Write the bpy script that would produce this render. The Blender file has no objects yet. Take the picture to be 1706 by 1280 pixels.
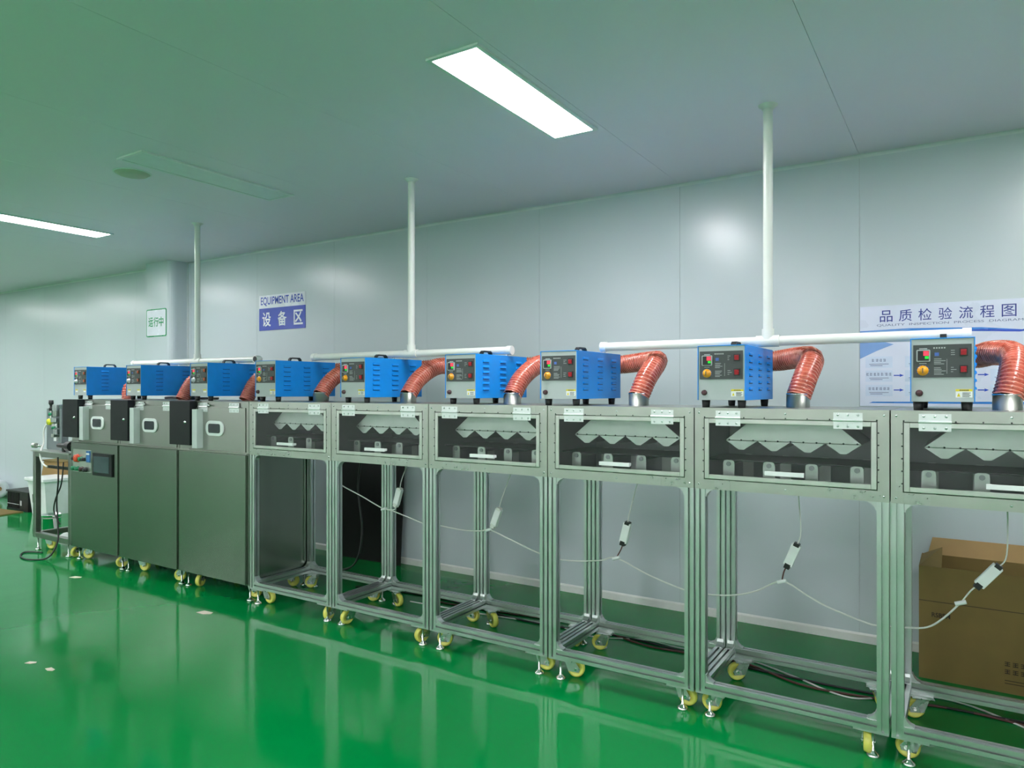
import bpy, math, random
from mathutils import Vector, Matrix
random.seed(7)
R = math.radians
scene = bpy.context.scene
col = scene.collection

# ---------------------------------------------------------------- camera, world, exposure
CAM_H = 1.505
cam_d = bpy.data.cameras.new('camera')
cam_d.sensor_fit = 'HORIZONTAL'; cam_d.sensor_width = 36.0
cam_d.lens = 1180 / 1706 * 36.0
cam_d.shift_y = 10 / 1706
cam_d.clip_start = 0.05; cam_d.clip_end = 100
cam = bpy.data.objects.new('camera', cam_d); col.objects.link(cam)
cam.location = (0, 0, CAM_H); cam.rotation_euler = (R(90), 0, R(32.35))
scene.camera = cam
w = bpy.data.worlds.new('world'); scene.world = w; w.use_nodes = True
w.node_tree.nodes['Background'].inputs[0].default_value = (0.5, 0.55, 0.6, 1)
w.node_tree.nodes['Background'].inputs[1].default_value = 0.0
vs = scene.view_settings
vs.view_transform = 'Standard'; vs.look = 'None'; vs.gamma = 1.0; vs.use_curve_mapping = False
vs.exposure = 1.22
scene.cycles.sample_clamp_indirect = 4.0
LAMP = 22.5

# ---------------------------------------------------------------- materials
def nodes(name):
    m = bpy.data.materials.new(name); m.use_nodes = True
    nt = m.node_tree
    return m, nt, nt.nodes['Principled BSDF']
def mat(name, colr, metal=0.0, rough=0.5, var=0.06, scale=8.0, rvar=0.05, bump=0.0, stretch=(1, 1, 1), spec=0.5, coat=0.0, aniso=0.0):
    m, nt, b = nodes(name)
    N, L = nt.nodes, nt.links
    tc = N.new('ShaderNodeTexCoord'); mp = N.new('ShaderNodeMapping'); mp.inputs['Scale'].default_value = stretch
    L.new(tc.outputs['Object'], mp.inputs['Vector'])
    nz = N.new('ShaderNodeTexNoise'); nz.inputs['Scale'].default_value = scale; nz.inputs['Detail'].default_value = 4
    L.new(mp.outputs['Vector'], nz.inputs['Vector'])
    r = N.new('ShaderNodeValToRGB')
    lo = [max(0, c * (1 - var)) for c in colr]; hi = [min(1, c * (1 + var)) for c in colr]
    r.color_ramp.elements[0].color = (*lo, 1); r.color_ramp.elements[1].color = (*hi, 1)
    r.color_ramp.elements[0].position = 0.3; r.color_ramp.elements[1].position = 0.7
    L.new(nz.outputs['Fac'], r.inputs['Fac']); L.new(r.outputs['Color'], b.inputs['Base Color'])
    mr = N.new('ShaderNodeMapRange'); mr.inputs['From Min'].default_value = 0.3; mr.inputs['From Max'].default_value = 0.7
    mr.inputs['To Min'].default_value = max(0.02, rough - rvar); mr.inputs['To Max'].default_value = rough + rvar
    L.new(nz.outputs['Fac'], mr.inputs['Value']); L.new(mr.outputs['Result'], b.inputs['Roughness'])
    b.inputs['Metallic'].default_value = metal
    b.inputs['Specular IOR Level'].default_value = spec
    b.inputs['Coat Weight'].default_value = coat; b.inputs['Coat Roughness'].default_value = 0.1
    b.inputs['Anisotropic'].default_value = aniso
    b.inputs['Anisotropic Rotation'].default_value = 0.25 if aniso else 0.0
    if bump:
        bp = N.new('ShaderNodeBump'); bp.inputs['Strength'].default_value = bump; bp.inputs['Distance'].default_value = 0.01
        L.new(nz.outputs['Fac'], bp.inputs['Height']); L.new(bp.outputs['Normal'], b.inputs['Normal'])
    return m
def emit(name, colr, s, base=(0.8, 0.8, 0.8)):
    m, nt, b = nodes(name)
    b.inputs['Base Color'].default_value = (*base, 1)
    b.inputs['Emission Color'].default_value = (*colr, 1); b.inputs['Emission Strength'].default_value = s
    b.inputs['Roughness'].default_value = 0.5
    return m
def pane_mat(name, tint, gloss=0.12):
    m = bpy.data.materials.new(name); m.use_nodes = True
    nt = m.node_tree; N, L = nt.nodes, nt.links; N.clear()
    o = N.new('ShaderNodeOutputMaterial'); t = N.new('ShaderNodeBsdfTransparent'); g = N.new('ShaderNodeBsdfGlossy')
    t.inputs['Color'].default_value = (*tint, 1); g.inputs['Roughness'].default_value = 0.03
    lw = N.new('ShaderNodeLayerWeight'); lw.inputs['Blend'].default_value = 0.5
    pw = N.new('ShaderNodeMath'); pw.operation = 'POWER'; pw.inputs[1].default_value = 4.0; L.new(lw.outputs['Facing'], pw.inputs[0])
    f = N.new('ShaderNodeMapRange'); f.inputs['To Min'].default_value = 0.03; f.inputs['To Max'].default_value = 0.7; L.new(pw.outputs[0], f.inputs['Value'])
    mx = N.new('ShaderNodeMixShader')
    L.new(f.outputs[0], mx.inputs[0]); L.new(t.outputs[0], mx.inputs[1]); L.new(g.outputs[0], mx.inputs[2]); L.new(mx.outputs[0], o.inputs[0])
    return m

M = {}
M['wall'] = mat('wall_panel_paint', (0.545, 0.62, 0.64), 0, 0.25, 0.004, 0.8, 0.004, spec=0.5)
M['ceil'] = mat('ceiling_panel_paint', (0.80, 0.73, 0.82), 0, 0.42, 0.004, 0.8, 0.004)
M['wall_w'] = mat('white_wall_paint', (0.80, 0.80, 0.82), 0, 0.4, 0.004, 0.8, 0.004)
M['joint'] = mat('panel_joint', (0.50, 0.53, 0.53), 0, 0.6)
M['base'] = mat('baseboard_paint', (0.72, 0.74, 0.70), 0, 0.45)
M['cove'] = mat('cove_trim_paint', (0.60, 0.66, 0.65), 0, 0.4)
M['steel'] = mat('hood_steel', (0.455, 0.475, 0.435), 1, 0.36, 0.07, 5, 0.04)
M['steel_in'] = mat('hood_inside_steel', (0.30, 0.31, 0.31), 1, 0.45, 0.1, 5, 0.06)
M['steel_b'] = mat('cabinet_brushed_steel', (0.265, 0.30, 0.26), 1, 0.24, 0.02, 1.4, 0.01, bump=0.22, stretch=(1.8, 1, 0.3), aniso=0.45)
M['steel_h'] = mat('brushed_hood_door_steel', (0.40, 0.41, 0.375), 1, 0.30, 0.04, 3, 0.02)
M['strip'] = mat('pale_strip', (0.60, 0.66, 0.65), 0.2, 0.35)
M['steel_tag'] = mat('plain_steel_sheet', (0.58, 0.60, 0.56), 1, 0.34, 0.06, 12, 0.04)
M['tape'] = mat('grey_foil_tape', (0.46, 0.48, 0.45), 1, 0.30, 0.06, 40, 0.05)
M['chrome'] = mat('chromed_metal', (0.78, 0.78, 0.76), 1, 0.10, 0.04, 10, 0.03)
M['zinc'] = mat('zinc_plated_metal', (0.62, 0.66, 0.66), 1, 0.28, 0.08, 20, 0.05)
M['alu'] = mat('anodised_aluminium', (0.62, 0.655, 0.65), 1, 0.34, 0.04, 10, 0.04)
M['alu_br'] = mat('cast_aluminium_bracket', (0.60, 0.64, 0.63), 1, 0.45, 0.05, 20, 0.04)
M['hinge'] = mat('hinge_silver', (0.80, 0.83, 0.83), 0.6, 0.32, 0.04, 20, 0.03)
M['handle'] = mat('white_plastic_handle', (0.82, 0.85, 0.85), 0, 0.35)
M['glass'] = pane_mat('clear_door_pane', (0.92, 0.94, 0.94))
M['dglass'] = mat('dark_glass', (0.03, 0.04, 0.045), 0, 0.08)
M['blue'] = mat('blue_powder_coat', (0.002, 0.275, 0.80), 0, 0.42, 0.04, 20, 0.04, coat=0.0)
M['bluedark'] = mat('blue_louver_slot', (0.004, 0.045, 0.20), 0, 0.5)
M['cream'] = mat('white_powder_coat', (0.40, 0.455, 0.45), 0, 0.4, 0.015, 15)
M['panel'] = mat('dark_control_panel', (0.045, 0.055, 0.055), 0, 0.45, 0.05, 20)
M['black'] = mat('black_plastic', (0.010, 0.011, 0.012), 0, 0.45, 0.1, 20)
M['blackm'] = mat('black_painted_metal', (0.007, 0.009, 0.011), 0, 0.42, 0.1, 10, spec=0.3)
M['red'] = mat('red_rocker', (0.42, 0.015, 0.03), 0, 0.3)
M['orange_sw'] = mat('orange_rocker', (0.55, 0.12, 0.06), 0, 0.3)
M['knob'] = mat('orange_knob', (0.80, 0.34, 0.012), 0, 0.3)
M['knob_s'] = mat('silver_knob', (0.62, 0.64, 0.68), 0.4, 0.3)
M['fuse'] = mat('fuse_cap', (0.055, 0.018, 0.025), 0, 0.25)
M['print'] = mat('pale_print', (0.42, 0.46, 0.46), 0, 0.5)
M['print_b'] = mat('blue_print', (0.05, 0.12, 0.42), 0, 0.5)
M['yellow'] = mat('warning_yellow', (0.72, 0.60, 0.03), 0, 0.4)
M['white'] = mat('white_print', (0.80, 0.82, 0.82), 0, 0.45)
M['led_r'] = emit('red_digits', (1.0, 0.03, 0.06), 0.9, (0.3, 0, 0))
M['led_g'] = emit('green_digits', (0.0, 0.55, 0.03), 0.7, (0, 0.2, 0))
M['hose'] = mat('red_silicone_duct', (0.46, 0.085, 0.05), 0, 0.27, 0.25, 26, 0.06, coat=0.35)
M['hosew'] = mat('duct_wire_ridge', (0.68, 0.27, 0.19), 0, 0.22, 0.15, 30, 0.05, coat=0.5)
M['pvc'] = mat('white_pvc', (0.74, 0.76, 0.71), 0, 0.33, 0.03, 8)
M['pvc_in'] = mat('dark_pipe_mouth', (0.03, 0.03, 0.03), 0, 0.6)
M['wheel'] = mat('yellow_nylon', (0.72, 0.70, 0.14), 0, 0.38, 0.06, 30)
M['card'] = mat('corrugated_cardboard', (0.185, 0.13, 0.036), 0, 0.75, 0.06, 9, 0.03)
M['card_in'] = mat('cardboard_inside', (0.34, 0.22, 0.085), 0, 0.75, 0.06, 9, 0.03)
M['ink'] = mat('dark_carton_ink', (0.03, 0.02, 0.01), 0, 0.7)
M['cablew'] = mat('white_cable', (0.72, 0.74, 0.70), 0, 0.4)
M['cableb'] = mat('black_cable', (0.012, 0.012, 0.013), 0, 0.45)
M['cabler'] = mat('brown_cable', (0.09, 0.03, 0.025), 0, 0.5)
M['seal'] = mat('rubber_dark', (0.02, 0.025, 0.025), 0, 0.6)
M['blackboard'] = mat('black_sheet', (0.006, 0.006, 0.0055), 0, 0.45, 0.15, 3)
M['diff'] = emit('lit_diffuser', (0.99, 0.96, 1.0), LAMP)
M['diff_off'] = mat('unlit_diffuser', (0.62, 0.72, 0.70), 0, 0.35)
M['frame_w'] = mat('lamp_frame_white', (0.72, 0.77, 0.76), 0, 0.4)
M['vent'] = mat('beige_vent', (0.50, 0.52, 0.42), 0, 0.5)
M['sign_b'] = mat('sign_blue', (0.035, 0.075, 0.46), 0, 0.22)
M['sign_w'] = mat('sign_white', (0.76, 0.80, 0.86), 0, 0.25)
M['sign_g'] = mat('sign_green', (0.005, 0.28, 0.10), 0, 0.3)
M['post_bg'] = mat('poster_paper', (0.68, 0.73, 0.86), 0, 0.3, 0.02, 4)
M['post_b1'] = mat('poster_blue', (0.03, 0.22, 0.66), 0, 0.3)
M['post_b2'] = mat('poster_deep_blue', (0.015, 0.07, 0.50), 0, 0.3)
M['post_b3'] = mat('poster_pale_blue', (0.20, 0.36, 0.68), 0, 0.3)
M['post_box'] = mat('poster_box_tint', (0.60, 0.69, 0.84), 0, 0.3)
M['post_tx'] = mat('poster_navy_print', (0.03, 0.05, 0.28), 0, 0.35)
M['post_ty'] = mat('poster_grey_print', (0.12, 0.16, 0.30), 0, 0.35)
M['hmi'] = mat('touchscreen_glass', (0.045, 0.075, 0.085), 0, 0.12)
M['btn_g'] = mat('green_button', (0.01, 0.22, 0.10), 0, 0.3)
M['btn_r'] = mat('red_button', (0.70, 0.08, 0.03), 0, 0.3)
M['blab'] = mat('blue_meter', (0.04, 0.17, 0.45), 0, 0.3)
M['greym'] = mat('grey_painted_metal', (0.20, 0.24, 0.25), 0.2, 0.4)
M['tubes'] = mat('cart_tube_steel', (0.34, 0.35, 0.32), 1, 0.33, 0.1, 8)
M['scrap'] = mat('paper_scrap', (0.55, 0.52, 0.42), 0, 0.7)
M['yel2'] = mat('yellow_valve_knob', (0.65, 0.68, 0.02), 0, 0.3)

def floor_mat():
    m, nt, b = nodes('green_epoxy_floor'); N, L = nt.nodes, nt.links
    tc = N.new('ShaderNodeTexCoord')
    nz = N.new('ShaderNodeTexNoise'); nz.inputs['Scale'].default_value = 0.9; nz.inputs['Detail'].default_value = 3
    L.new(tc.outputs['Object'], nz.inputs['Vector'])
    r = N.new('ShaderNodeValToRGB')
    r.color_ramp.elements[0].color = (0.0, 0.172, 0.034, 1); r.color_ramp.elements[1].color = (0.0, 0.205, 0.042, 1)
    r.color_ramp.elements[0].position = 0.3; r.color_ramp.elements[1].position = 0.7
    L.new(nz.outputs['Fac'], r.inputs['Fac']); L.new(r.outputs['Color'], b.inputs['Base Color'])
    b.inputs['Roughness'].default_value = 0.10; b.inputs['Specular IOR Level'].default_value = 0.18
    n2 = N.new('ShaderNodeTexNoise'); n2.inputs['Scale'].default_value = 2.6; n2.inputs['Detail'].default_value = 2
    L.new(tc.outputs['Object'], n2.inputs['Vector'])
    bp = N.new('ShaderNodeBump'); bp.inputs['Strength'].default_value = 0.10; bp.inputs['Distance'].default_value = 0.02
    L.new(n2.outputs['Fac'], bp.inputs['Height']); L.new(bp.outputs['Normal'], b.inputs['Normal'])
    return m
M['floor'] = floor_mat()

# ---------------------------------------------------------------- geometry helpers
class MB:
    def __init__(s): s.v = []; s.f = []; s.m = []; s.mi = 0; s.sm = []
    def add(s, vs_, fs, smooth=False):
        o = len(s.v); s.v += [tuple(p) for p in vs_]
        for f in fs: s.f.append([i + o for i in f]); s.m.append(s.mi); s.sm.append(smooth)
        return s
    def box(s, x0, x1, y0, y1, z0, z1):
        vs_ = [(x, y, z) for z in (z0, z1) for y in (y0, y1) for x in (x0, x1)]
        return s.add(vs_, [(0, 2, 3, 1), (4, 5, 7, 6), (0, 1, 5, 4), (2, 6, 7, 3), (0, 4, 6, 2), (1, 3, 7, 5)])
    def prism(s, poly, axis, a, b):
        n = len(poly)
        def P(p, t):
            return {'x': (t, p[0], p[1]), 'y': (p[0], t, p[1]), 'z': (p[0], p[1], t)}[axis]
        vs_ = [P(p, a) for p in poly] + [P(p, b) for p in poly]
        fs = [tuple(range(n))[::-1], tuple(range(n, 2 * n))] + [(i, (i + 1) % n, n + (i + 1) % n, n + i) for i in range(n)]
        return s.add(vs_, fs)
    def cyl(s, p0, p1, r0, r1=None, seg=16, caps=True, smooth=True):
        r1 = r0 if r1 is None else r1
        p0, p1 = Vector(p0), Vector(p1); d = (p1 - p0).normalized()
        a = d.orthogonal().normalized(); b = d.cross(a)
        vs_ = []
        for p, r in ((p0, r0), (p1, r1)):
            for i in range(seg):
                t = 2 * math.pi * i / seg; vs_.append(p + a * (r * math.cos(t)) + b * (r * math.sin(t)))
        s.add(vs_, [(i, (i + 1) % seg, seg + (i + 1) % seg, seg + i) for i in range(seg)], smooth)
        if caps:
            s.add(vs_[:seg], [tuple(range(seg))[::-1]]); s.add(vs_[seg:], [tuple(range(seg))])
        return s
    def lathe(s, prof, c=(0, 0, 0), axis='z', seg=20, smooth=True, close=False):
        vs_ = []
        for r, h in prof:
            for i in range(seg):
                t = 2 * math.pi * i / seg; x, y = r * math.cos(t), r * math.sin(t)
                p = {'z': (x, y, h), 'y': (x, h, y), 'x': (h, x, y)}[axis]
                vs_.append((p[0] + c[0], p[1] + c[1], p[2] + c[2]))
        n = len(prof); fs = []
        for k in range(n if close else n - 1):
            k2 = (k + 1) % n
            for i in range(seg):
                j = (i + 1) % seg; fs.append((k * seg + i, k * seg + j, k2 * seg + j, k2 * seg + i))
        return s.add(vs_, fs, smooth)
    def tube(s, pts, r, seg=8, caps=True):
        pts = [Vector(p) for p in pts]; n = len(pts); rr = r if isinstance(r, (list, tuple)) else [r] * n
        vs_ = []; a = None
        for k in range(n):
            d = (pts[min(k + 1, n - 1)] - pts[max(k - 1, 0)]).normalized()
            if a is None: a = d.orthogonal().normalized()
            a = (a - d * a.dot(d)).normalized(); b = d.cross(a)
            for i in range(seg):
                t = 2 * math.pi * i / seg; vs_.append(pts[k] + a * (rr[k] * math.cos(t)) + b * (rr[k] * math.sin(t)))
        fs = [(k * seg + i, k * seg + (i + 1) % seg, (k + 1) * seg + (i + 1) % seg, (k + 1) * seg + i) for k in range(n - 1) for i in range(seg)]
        s.add(vs_, fs, True)
        if caps: s.add(vs_[:seg], [tuple(range(seg))[::-1]]); s.add(vs_[-seg:], [tuple(range(seg))])
        return s
    def mesh(s, name, mats):
        me = bpy.data.meshes.new(name); me.from_pydata(s.v, [], s.f); 
        for m_ in (mats if isinstance(mats, list) else [mats]): me.materials.append(m_)
        me.polygons.foreach_set('material_index', s.m); me.polygons.foreach_set('use_smooth', s.sm); me.update()
        return me
    def build(s, name, mats, parent=None, loc=(0, 0, 0), bevel=0.0, rot=(0, 0, 0)):
        return put(name, s.mesh(name, mats), parent, loc, rot, bevel)
def put(name, me, parent=None, loc=(0, 0, 0), rot=(0, 0, 0), bevel=0.0):
    o = bpy.data.objects.new(name, me); col.objects.link(o); o.parent = parent
    o.location = loc; o.rotation_euler = rot
    if bevel:
        b = o.modifiers.new('bevel', 'BEVEL'); b.width = bevel; b.segments = 2; b.limit_method = 'ANGLE'; b.angle_limit = R(40)
    return o
def tag(o, label, cat, group=None):
    o['label'] = label; o['category'] = cat
    if group: o['group'] = group
    return o
def thing(name, loc, label, cat, group=None, rot=0):
    o = bpy.data.objects.new(name, None); col.objects.link(o); o.location = loc; o.rotation_euler = (0, 0, rot)
    o.empty_display_size = 0.1
    return tag(o, label, cat, group)
def struct(name, mb, m, loc=(0, 0, 0)):
    o = mb.build(name, m, None, loc); o['kind'] = 'structure'; return o
def smooth_path(pts, n=8):
    pts = [Vector(p) for p in pts]; out = []
    for i in range(len(pts) - 1):
        p0 = pts[max(i - 1, 0)]; p1 = pts[i]; p2 = pts[i + 1]; p3 = pts[min(i + 2, len(pts) - 1)]
        for k in range(n):
            t = k / n
            out.append(0.5 * ((2 * p1) + (-p0 + p2) * t + (2 * p0 - 5 * p1 + 4 * p2 - p3) * t * t + (-p0 + 3 * p1 - 3 * p2 + p3) * t ** 3))
    out.append(pts[-1]); return out
def rounded(x0, x1, z0, z1, r, n=4):
    out = []
    for cx, cz, a0 in ((x1 - r, z1 - r, 0), (x0 + r, z1 - r, 90), (x0 + r, z0 + r, 180), (x1 - r, z0 + r, 270)):
        for k in range(n + 1):
            t = R(a0 + 90 * k / n); out.append((cx + r * math.cos(t), cz + r * math.sin(t)))
    return out
def text(body, parent, m, x0, x1, z0, z1, y, name='lettering', bold=0.0, depth=0.0006):
    """lettering on a plane that faces -Y, stretched into the rectangle x0..x1, z0..z1 (parent's space)"""
    c = bpy.data.curves.new(name, 'FONT'); c.body = body; c.size = 1.0; c.offset = bold; c.resolution_u = 3
    t = bpy.data.objects.new(name, c); col.objects.link(t)
    dg = bpy.context.evaluated_depsgraph_get()
    me = bpy.data.meshes.new_from_object(t.evaluated_get(dg)); bpy.data.objects.remove(t)
    xs = [v.co.x for v in me.vertices]; ys = [v.co.y for v in me.vertices]
    a0, a1, b0, b1 = min(xs), max(xs), min(ys), max(ys)
    for v in me.vertices:
        v.co = ((v.co.x - a0) / (a1 - a0) * (x1 - x0) + x0, y, (v.co.y - b0) / (b1 - b0) * (z1 - z0) + z0)
    me.materials.clear(); me.materials.append(m)
    return put(name, me, parent)

D = 3.226            # front plane of the machine row
WALL = 4.69          # back wall
CEIL = 2.91
TOP = 1.423          # top of the hoods
HB = 1.05            # underside of the hoods
DEP = 0.575          # depth of hoods and frames
X0, X1, Y0 = -17.0, 4.2, -3.4

# ---------------------------------------------------------------- the room
struct('floor', MB().box(X0, X1, Y0, WALL + .05, -0.05, 0.0), M['floor'])
SEAMS = [-0.511 + 1.105 * k for k in range(-15, 6)]
wb = struct('wall_back', MB().box(X0, X1, WALL + .004, WALL + .06, 0, CEIL), M['joint'])
edges = [X0] + [e for e in SEAMS if X0 < e < X1] + [X1]
for a, b in zip(edges[:-1], edges[1:]):
    MB().box(a + .0009, b - .0009, WALL, WALL + .006, 0, CEIL).build('wall_panel', M['wall'], wb)
cl = struct('ceiling', MB().box(X0, X1, Y0, WALL + .06, CEIL + .006, CEIL + .06), M['joint'])
for a, b in zip(edges[:-1], edges[1:]):
    MB().box(a + .0009, b - .0009, Y0, WALL, CEIL, CEIL + .008).build('ceiling_panel', M['ceil'], cl)
struct('wall_left', MB().box(X0 - .06, X0, Y0, WALL + .06, 0, CEIL + .06), M['wall_w'])
struct('wall_right', MB().box(X1, X1 + .06, Y0, WALL + .06, 0, CEIL + .06), M['wall_w'])
struct('wall_front', MB().box(X0, X1, Y0 - .06, Y0, 0, CEIL + .06), M['wall_w'])
struct('baseboard_back', MB().prism([(WALL, 0), (WALL - .014, 0), (WALL - .012, .045), (WALL - .004, .055), (WALL, .055)], 'x', X0, X1), M['base'])
cv = [(WALL, CEIL)] + [(WALL - .02 + .02 * math.sin(R(t)), CEIL - .02 + .02 * math.cos(R(t))) for t in range(0, 91, 15)]
struct('trim_1', MB().prism(cv, 'x', X0, X1), M['cove'])
# column boxed out from the back wall, rounded corners
colm = struct('wall_column', MB().prism(
    [(-7.68, WALL), (-7.68, 4.50), (-7.66, 4.48), (-7.27, 4.48)] + [(-7.27 + .07 * math.sin(R(t)), 4.55 - .07 * math.cos(R(t))) for t in range(15, 91, 15)] + [(-7.20, WALL)], 'z', 0, CEIL), M['wall'])
for xx in (-7.685, -7.198):
    MB().box(xx - .006, xx + .006, WALL - .012, WALL, 0, CEIL).build('corner_trim', M['cove'], colm)

# ---------------------------------------------------------------- ceiling lights, vent
def lamp(x, y, on, label, group=None):
    t = thing('ceiling_light', (x, y, CEIL), label, 'ceiling light', group)
    a, b = .115, .54
    f = MB()
    f.box(-a - .02, -a, -b - .02, b + .02, -.010, 0).box(a, a + .02, -b - .02, b + .02, -.010, 0)
    f.box(-a, a, -b - .02, -b, -.010, 0).box(-a, a, b, b + .02, -.010, 0)
    f.build('frame', M['frame_w'], t)
    MB().box(-a, a, -b, b, -.006, 0).build('diffuser', M['diff' if on else 'diff_off'], t)
lamp(-1.782, 2.90, 1, 'bright long ceiling light panel in the upper middle of the photo')
lamp(-4.18, 2.90, 0, 'unlit flat ceiling light panel beside the round ceiling vent')
lamp(-6.56, 2.90, 1, 'lit ceiling light panel cut by the left edge of the photo')
for x in (0.61, -8.95, -11.34, -13.72):
    lamp(x, 2.90, 1, 'lit ceiling light panel above the machine row, out of view', 'ceiling lights out of view above the machines')
for x in (3.0, 0.61, -1.78, -4.18, -6.56, -8.95, -11.34, -13.72):
    for y in (-0.7, -2.4):  # farther row is added fill, brightens the left wall and the ceiling
        lamp(x, y, 1, 'lit ceiling light panel in the unseen camera-side rows, one row added as fill', 'ceiling lights out of view behind the camera, one row added as fill')
vt = thing('ceiling_vent', (-4.53, 2.56, CEIL), 'round beige ceiling vent beside the unlit light panel', 'vent')
MB().lathe([(0.0, -.018), (.07, -.018), (.085, -.014), (.105, 0)], seg=28).build('vent_cover', M['vent'], vt)
MB().lathe([(.105, -.004), (.112, -.004), (.114, 0)], seg=28).build('vent_rim', M['frame_w'], vt)

# ---------------------------------------------------------------- shared meshes
def profile_mesh(length):
    h, sw, d, wi = .0222, .0050, .015, .0095; P = []
    for k in range(4):
        c, s_ = (1, 0, -1, 0)[k], (0, 1, 0, -1)[k]
        for x, y in ((-h, -h), (-sw, -h), (-sw, -h + .0045), (-wi, -h + .0045), (-wi + .004, -h + d), (wi - .004, -h + d), (wi, -h + .0045), (sw, -h + .0045), (sw, -h)):
            P.append((x * c - y * s_, x * s_ + y * c))
    return MB().prism(P, 'z', 0, length).mesh('profile', M['alu'])
_prof = {}
def prof(name, parent, p, axis, length):
    k = round(length, 4)
    if k not in _prof: _prof[k] = profile_mesh(k)
    rot = {'z': (0, 0, 0), 'x': (0, R(90), 0), 'y': (R(-90), 0, 0)}[axis]
    return put(name, _prof[k], parent, p, rot)
# gusset: right triangle with a scooped hypotenuse, legs along +x and -z, width in y
gp = [(0, 0)] + [(.06 - .06 * math.sin(R(t)) * .62 - .0228 * (t / 90), -.06 + .06 * math.cos(R(t)) * .62 + .0228 * (1 - t / 90)) for t in range(0, 91, 15)]
gp = [(0, 0), (.036, 0), (.036, -.004), (.022, -.009), (.009, -.022), (.004, -.036), (0, -.036)]
GUS = MB().prism(gp, 'y', -.017, .017).mesh('gusset', M['alu_br'])
WHEEL = MB().lathe([(.012, -.014), (.030, -.013), (.034, -.017), (.041, -.016), (.045, -.010), (.046, 0), (.045, .010), (.041, .016), (.034, .017), (.030, .013), (.012, .014)], axis='y', seg=24, close=True).mesh('wheel', M['wheel'])
fk = MB(); fk.box(-.045, .045, -.04, .04, -.004, 0).cyl((0, 0, -.004), (0, 0, -.016), .026, seg=14)
for s_ in (-1, 1):
    fk.prism([(-.026, -.016), (.026, -.016), (.006, -.07), (-.05, -.074), (-.056, -.056)], 'y', s_ * .0215 - .0015, s_ * .0215 + .0015)
fk.box(-.026, .026, -.022, .022, -.019, -.015)
FORK = fk.mesh('fork', M['zinc'])
BOLT = MB().cyl((0, -.027, 0), (0, .027, 0), .008, seg=8).mesh('axle_bolt', M['chrome'])
FOOT = MB().lathe([(0, .110), (.006, .110), (.006, .028), (.010, .024), (.014, .018), (.023, .012), (.025, .006), (.025, 0), (0, 0)], seg=14).mesh('leveling_foot', M['chrome'])
def caster(parent, x, y, ang, ztop=.105):
    c = put('caster', FORK, parent, (x, y, ztop), (0, 0, ang))
    wy = .046 - ztop
    put('wheel', WHEEL, c, (-.032, 0, wy)); put('axle_bolt', BOLT, c, (-.032, 0, wy))
SCREW = MB().lathe([(0, -.0022), (.0035, -.0022), (.0045, 0)], axis='y', seg=8)
def screws(parent, pts, m='zinc', r=1.0, name='screws'):
    b = MB()
    for x, y, z in pts:
        b.lathe([(0, -.0024), (.0036 * r, -.0022), (.0048 * r, 0)], (x, y, z), 'y', 8)
    o = b.build(name, M[m], parent); o['kind'] = 'stuff'; return o
HINGE = MB()
HINGE.box(-.055, .055, -.003, 0, .006, .034).box(-.055, .055, -.003, 0, -.034, -.002).cyl((-.056, -.004, .002), (.056, -.004, .002), .0055, seg=10)
HINGE.mi = 1
for i in (-1, 0, 1):
    for z in (.024, -.022): HINGE.lathe([(0, -.0052), (.004, -.005), (.0055, -.003)], (i * .038, 0, z), 'y', 8)
HINGE = HINGE.mesh('hinge', [M['hinge'], M['zinc']])
HANDLE = MB(); HANDLE.box(-.08, .08, -.034, -.022, -.009, .009).box(-.076, -.062, -.024, 0, -.007, .007).box(.062, .076, -.024, 0, -.007, .007)
HANDLE = HANDLE.mesh('handle', M['handle'])
COLLAR = MB().lathe([(.047, 0), (.052, 0), (.052, .060), (.0535, .062), (.0535, .066), (.047, .066)], seg=32, close=True).mesh('duct_collar', M['chrome'])
PUCK = MB().lathe([(0, -.02), (.055, -.02), (.075, -.008), (.078, 0), (0, 0)], seg=20).mesh('cable_gland', M['seal'])
TAB = MB().prism([(-.026, 0), (.026, 0), (.026, .105)] + [(.012 + .014 * math.cos(R(t)), .111 + .014 * math.sin(R(t))) for t in (20, 55, 90)] + [(-.012 - .014 * math.cos(R(t)), .111 + .014 * math.sin(R(t))) for t in (90, 55, 20)] + [(-.026, .105)], 'y', -.003, .003).mesh('roller_bracket', M['steel_tag'])
ROD = MB().cyl((0, -.008, 0), (0, .36, 0), .011, seg=10).mesh('roller', M['steel_in'])

# ---------------------------------------------------------------- glass-front hoods on aluminium frames
def hood_shell(t, W, open_front=True):
    g = .0025; x0, x1 = g, W - g
    b = MB()
    b.box(x0, x1, .0, DEP, TOP - .004, TOP).box(x0, x0 + .003, 0, DEP, HB, TOP - .004).box(x1 - .003, x1, 0, DEP, HB, TOP - .004)
    b.box(x0, x1, DEP - .003, DEP, HB, TOP - .004)
    e = .045
    b.box(x0 + .003, x1 - .003, 0, .004, TOP - .045, TOP - .004).box(x0 + .003, x1 - .003, 0, .004, HB, HB + .045)
    b.box(x0 + .003, e, 0, .004, HB + .045, TOP - .045).box(W - e, x1 - .003, 0, .004, HB + .045, TOP - .045)
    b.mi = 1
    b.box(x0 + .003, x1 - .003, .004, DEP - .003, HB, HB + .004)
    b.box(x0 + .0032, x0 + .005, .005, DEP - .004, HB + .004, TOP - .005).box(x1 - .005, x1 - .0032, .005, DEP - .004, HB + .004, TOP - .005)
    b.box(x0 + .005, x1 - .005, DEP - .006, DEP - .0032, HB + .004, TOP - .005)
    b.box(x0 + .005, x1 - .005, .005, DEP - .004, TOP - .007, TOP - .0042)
    b.build('hood_shell', [M['steel'], M['steel_in']], t)

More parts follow.
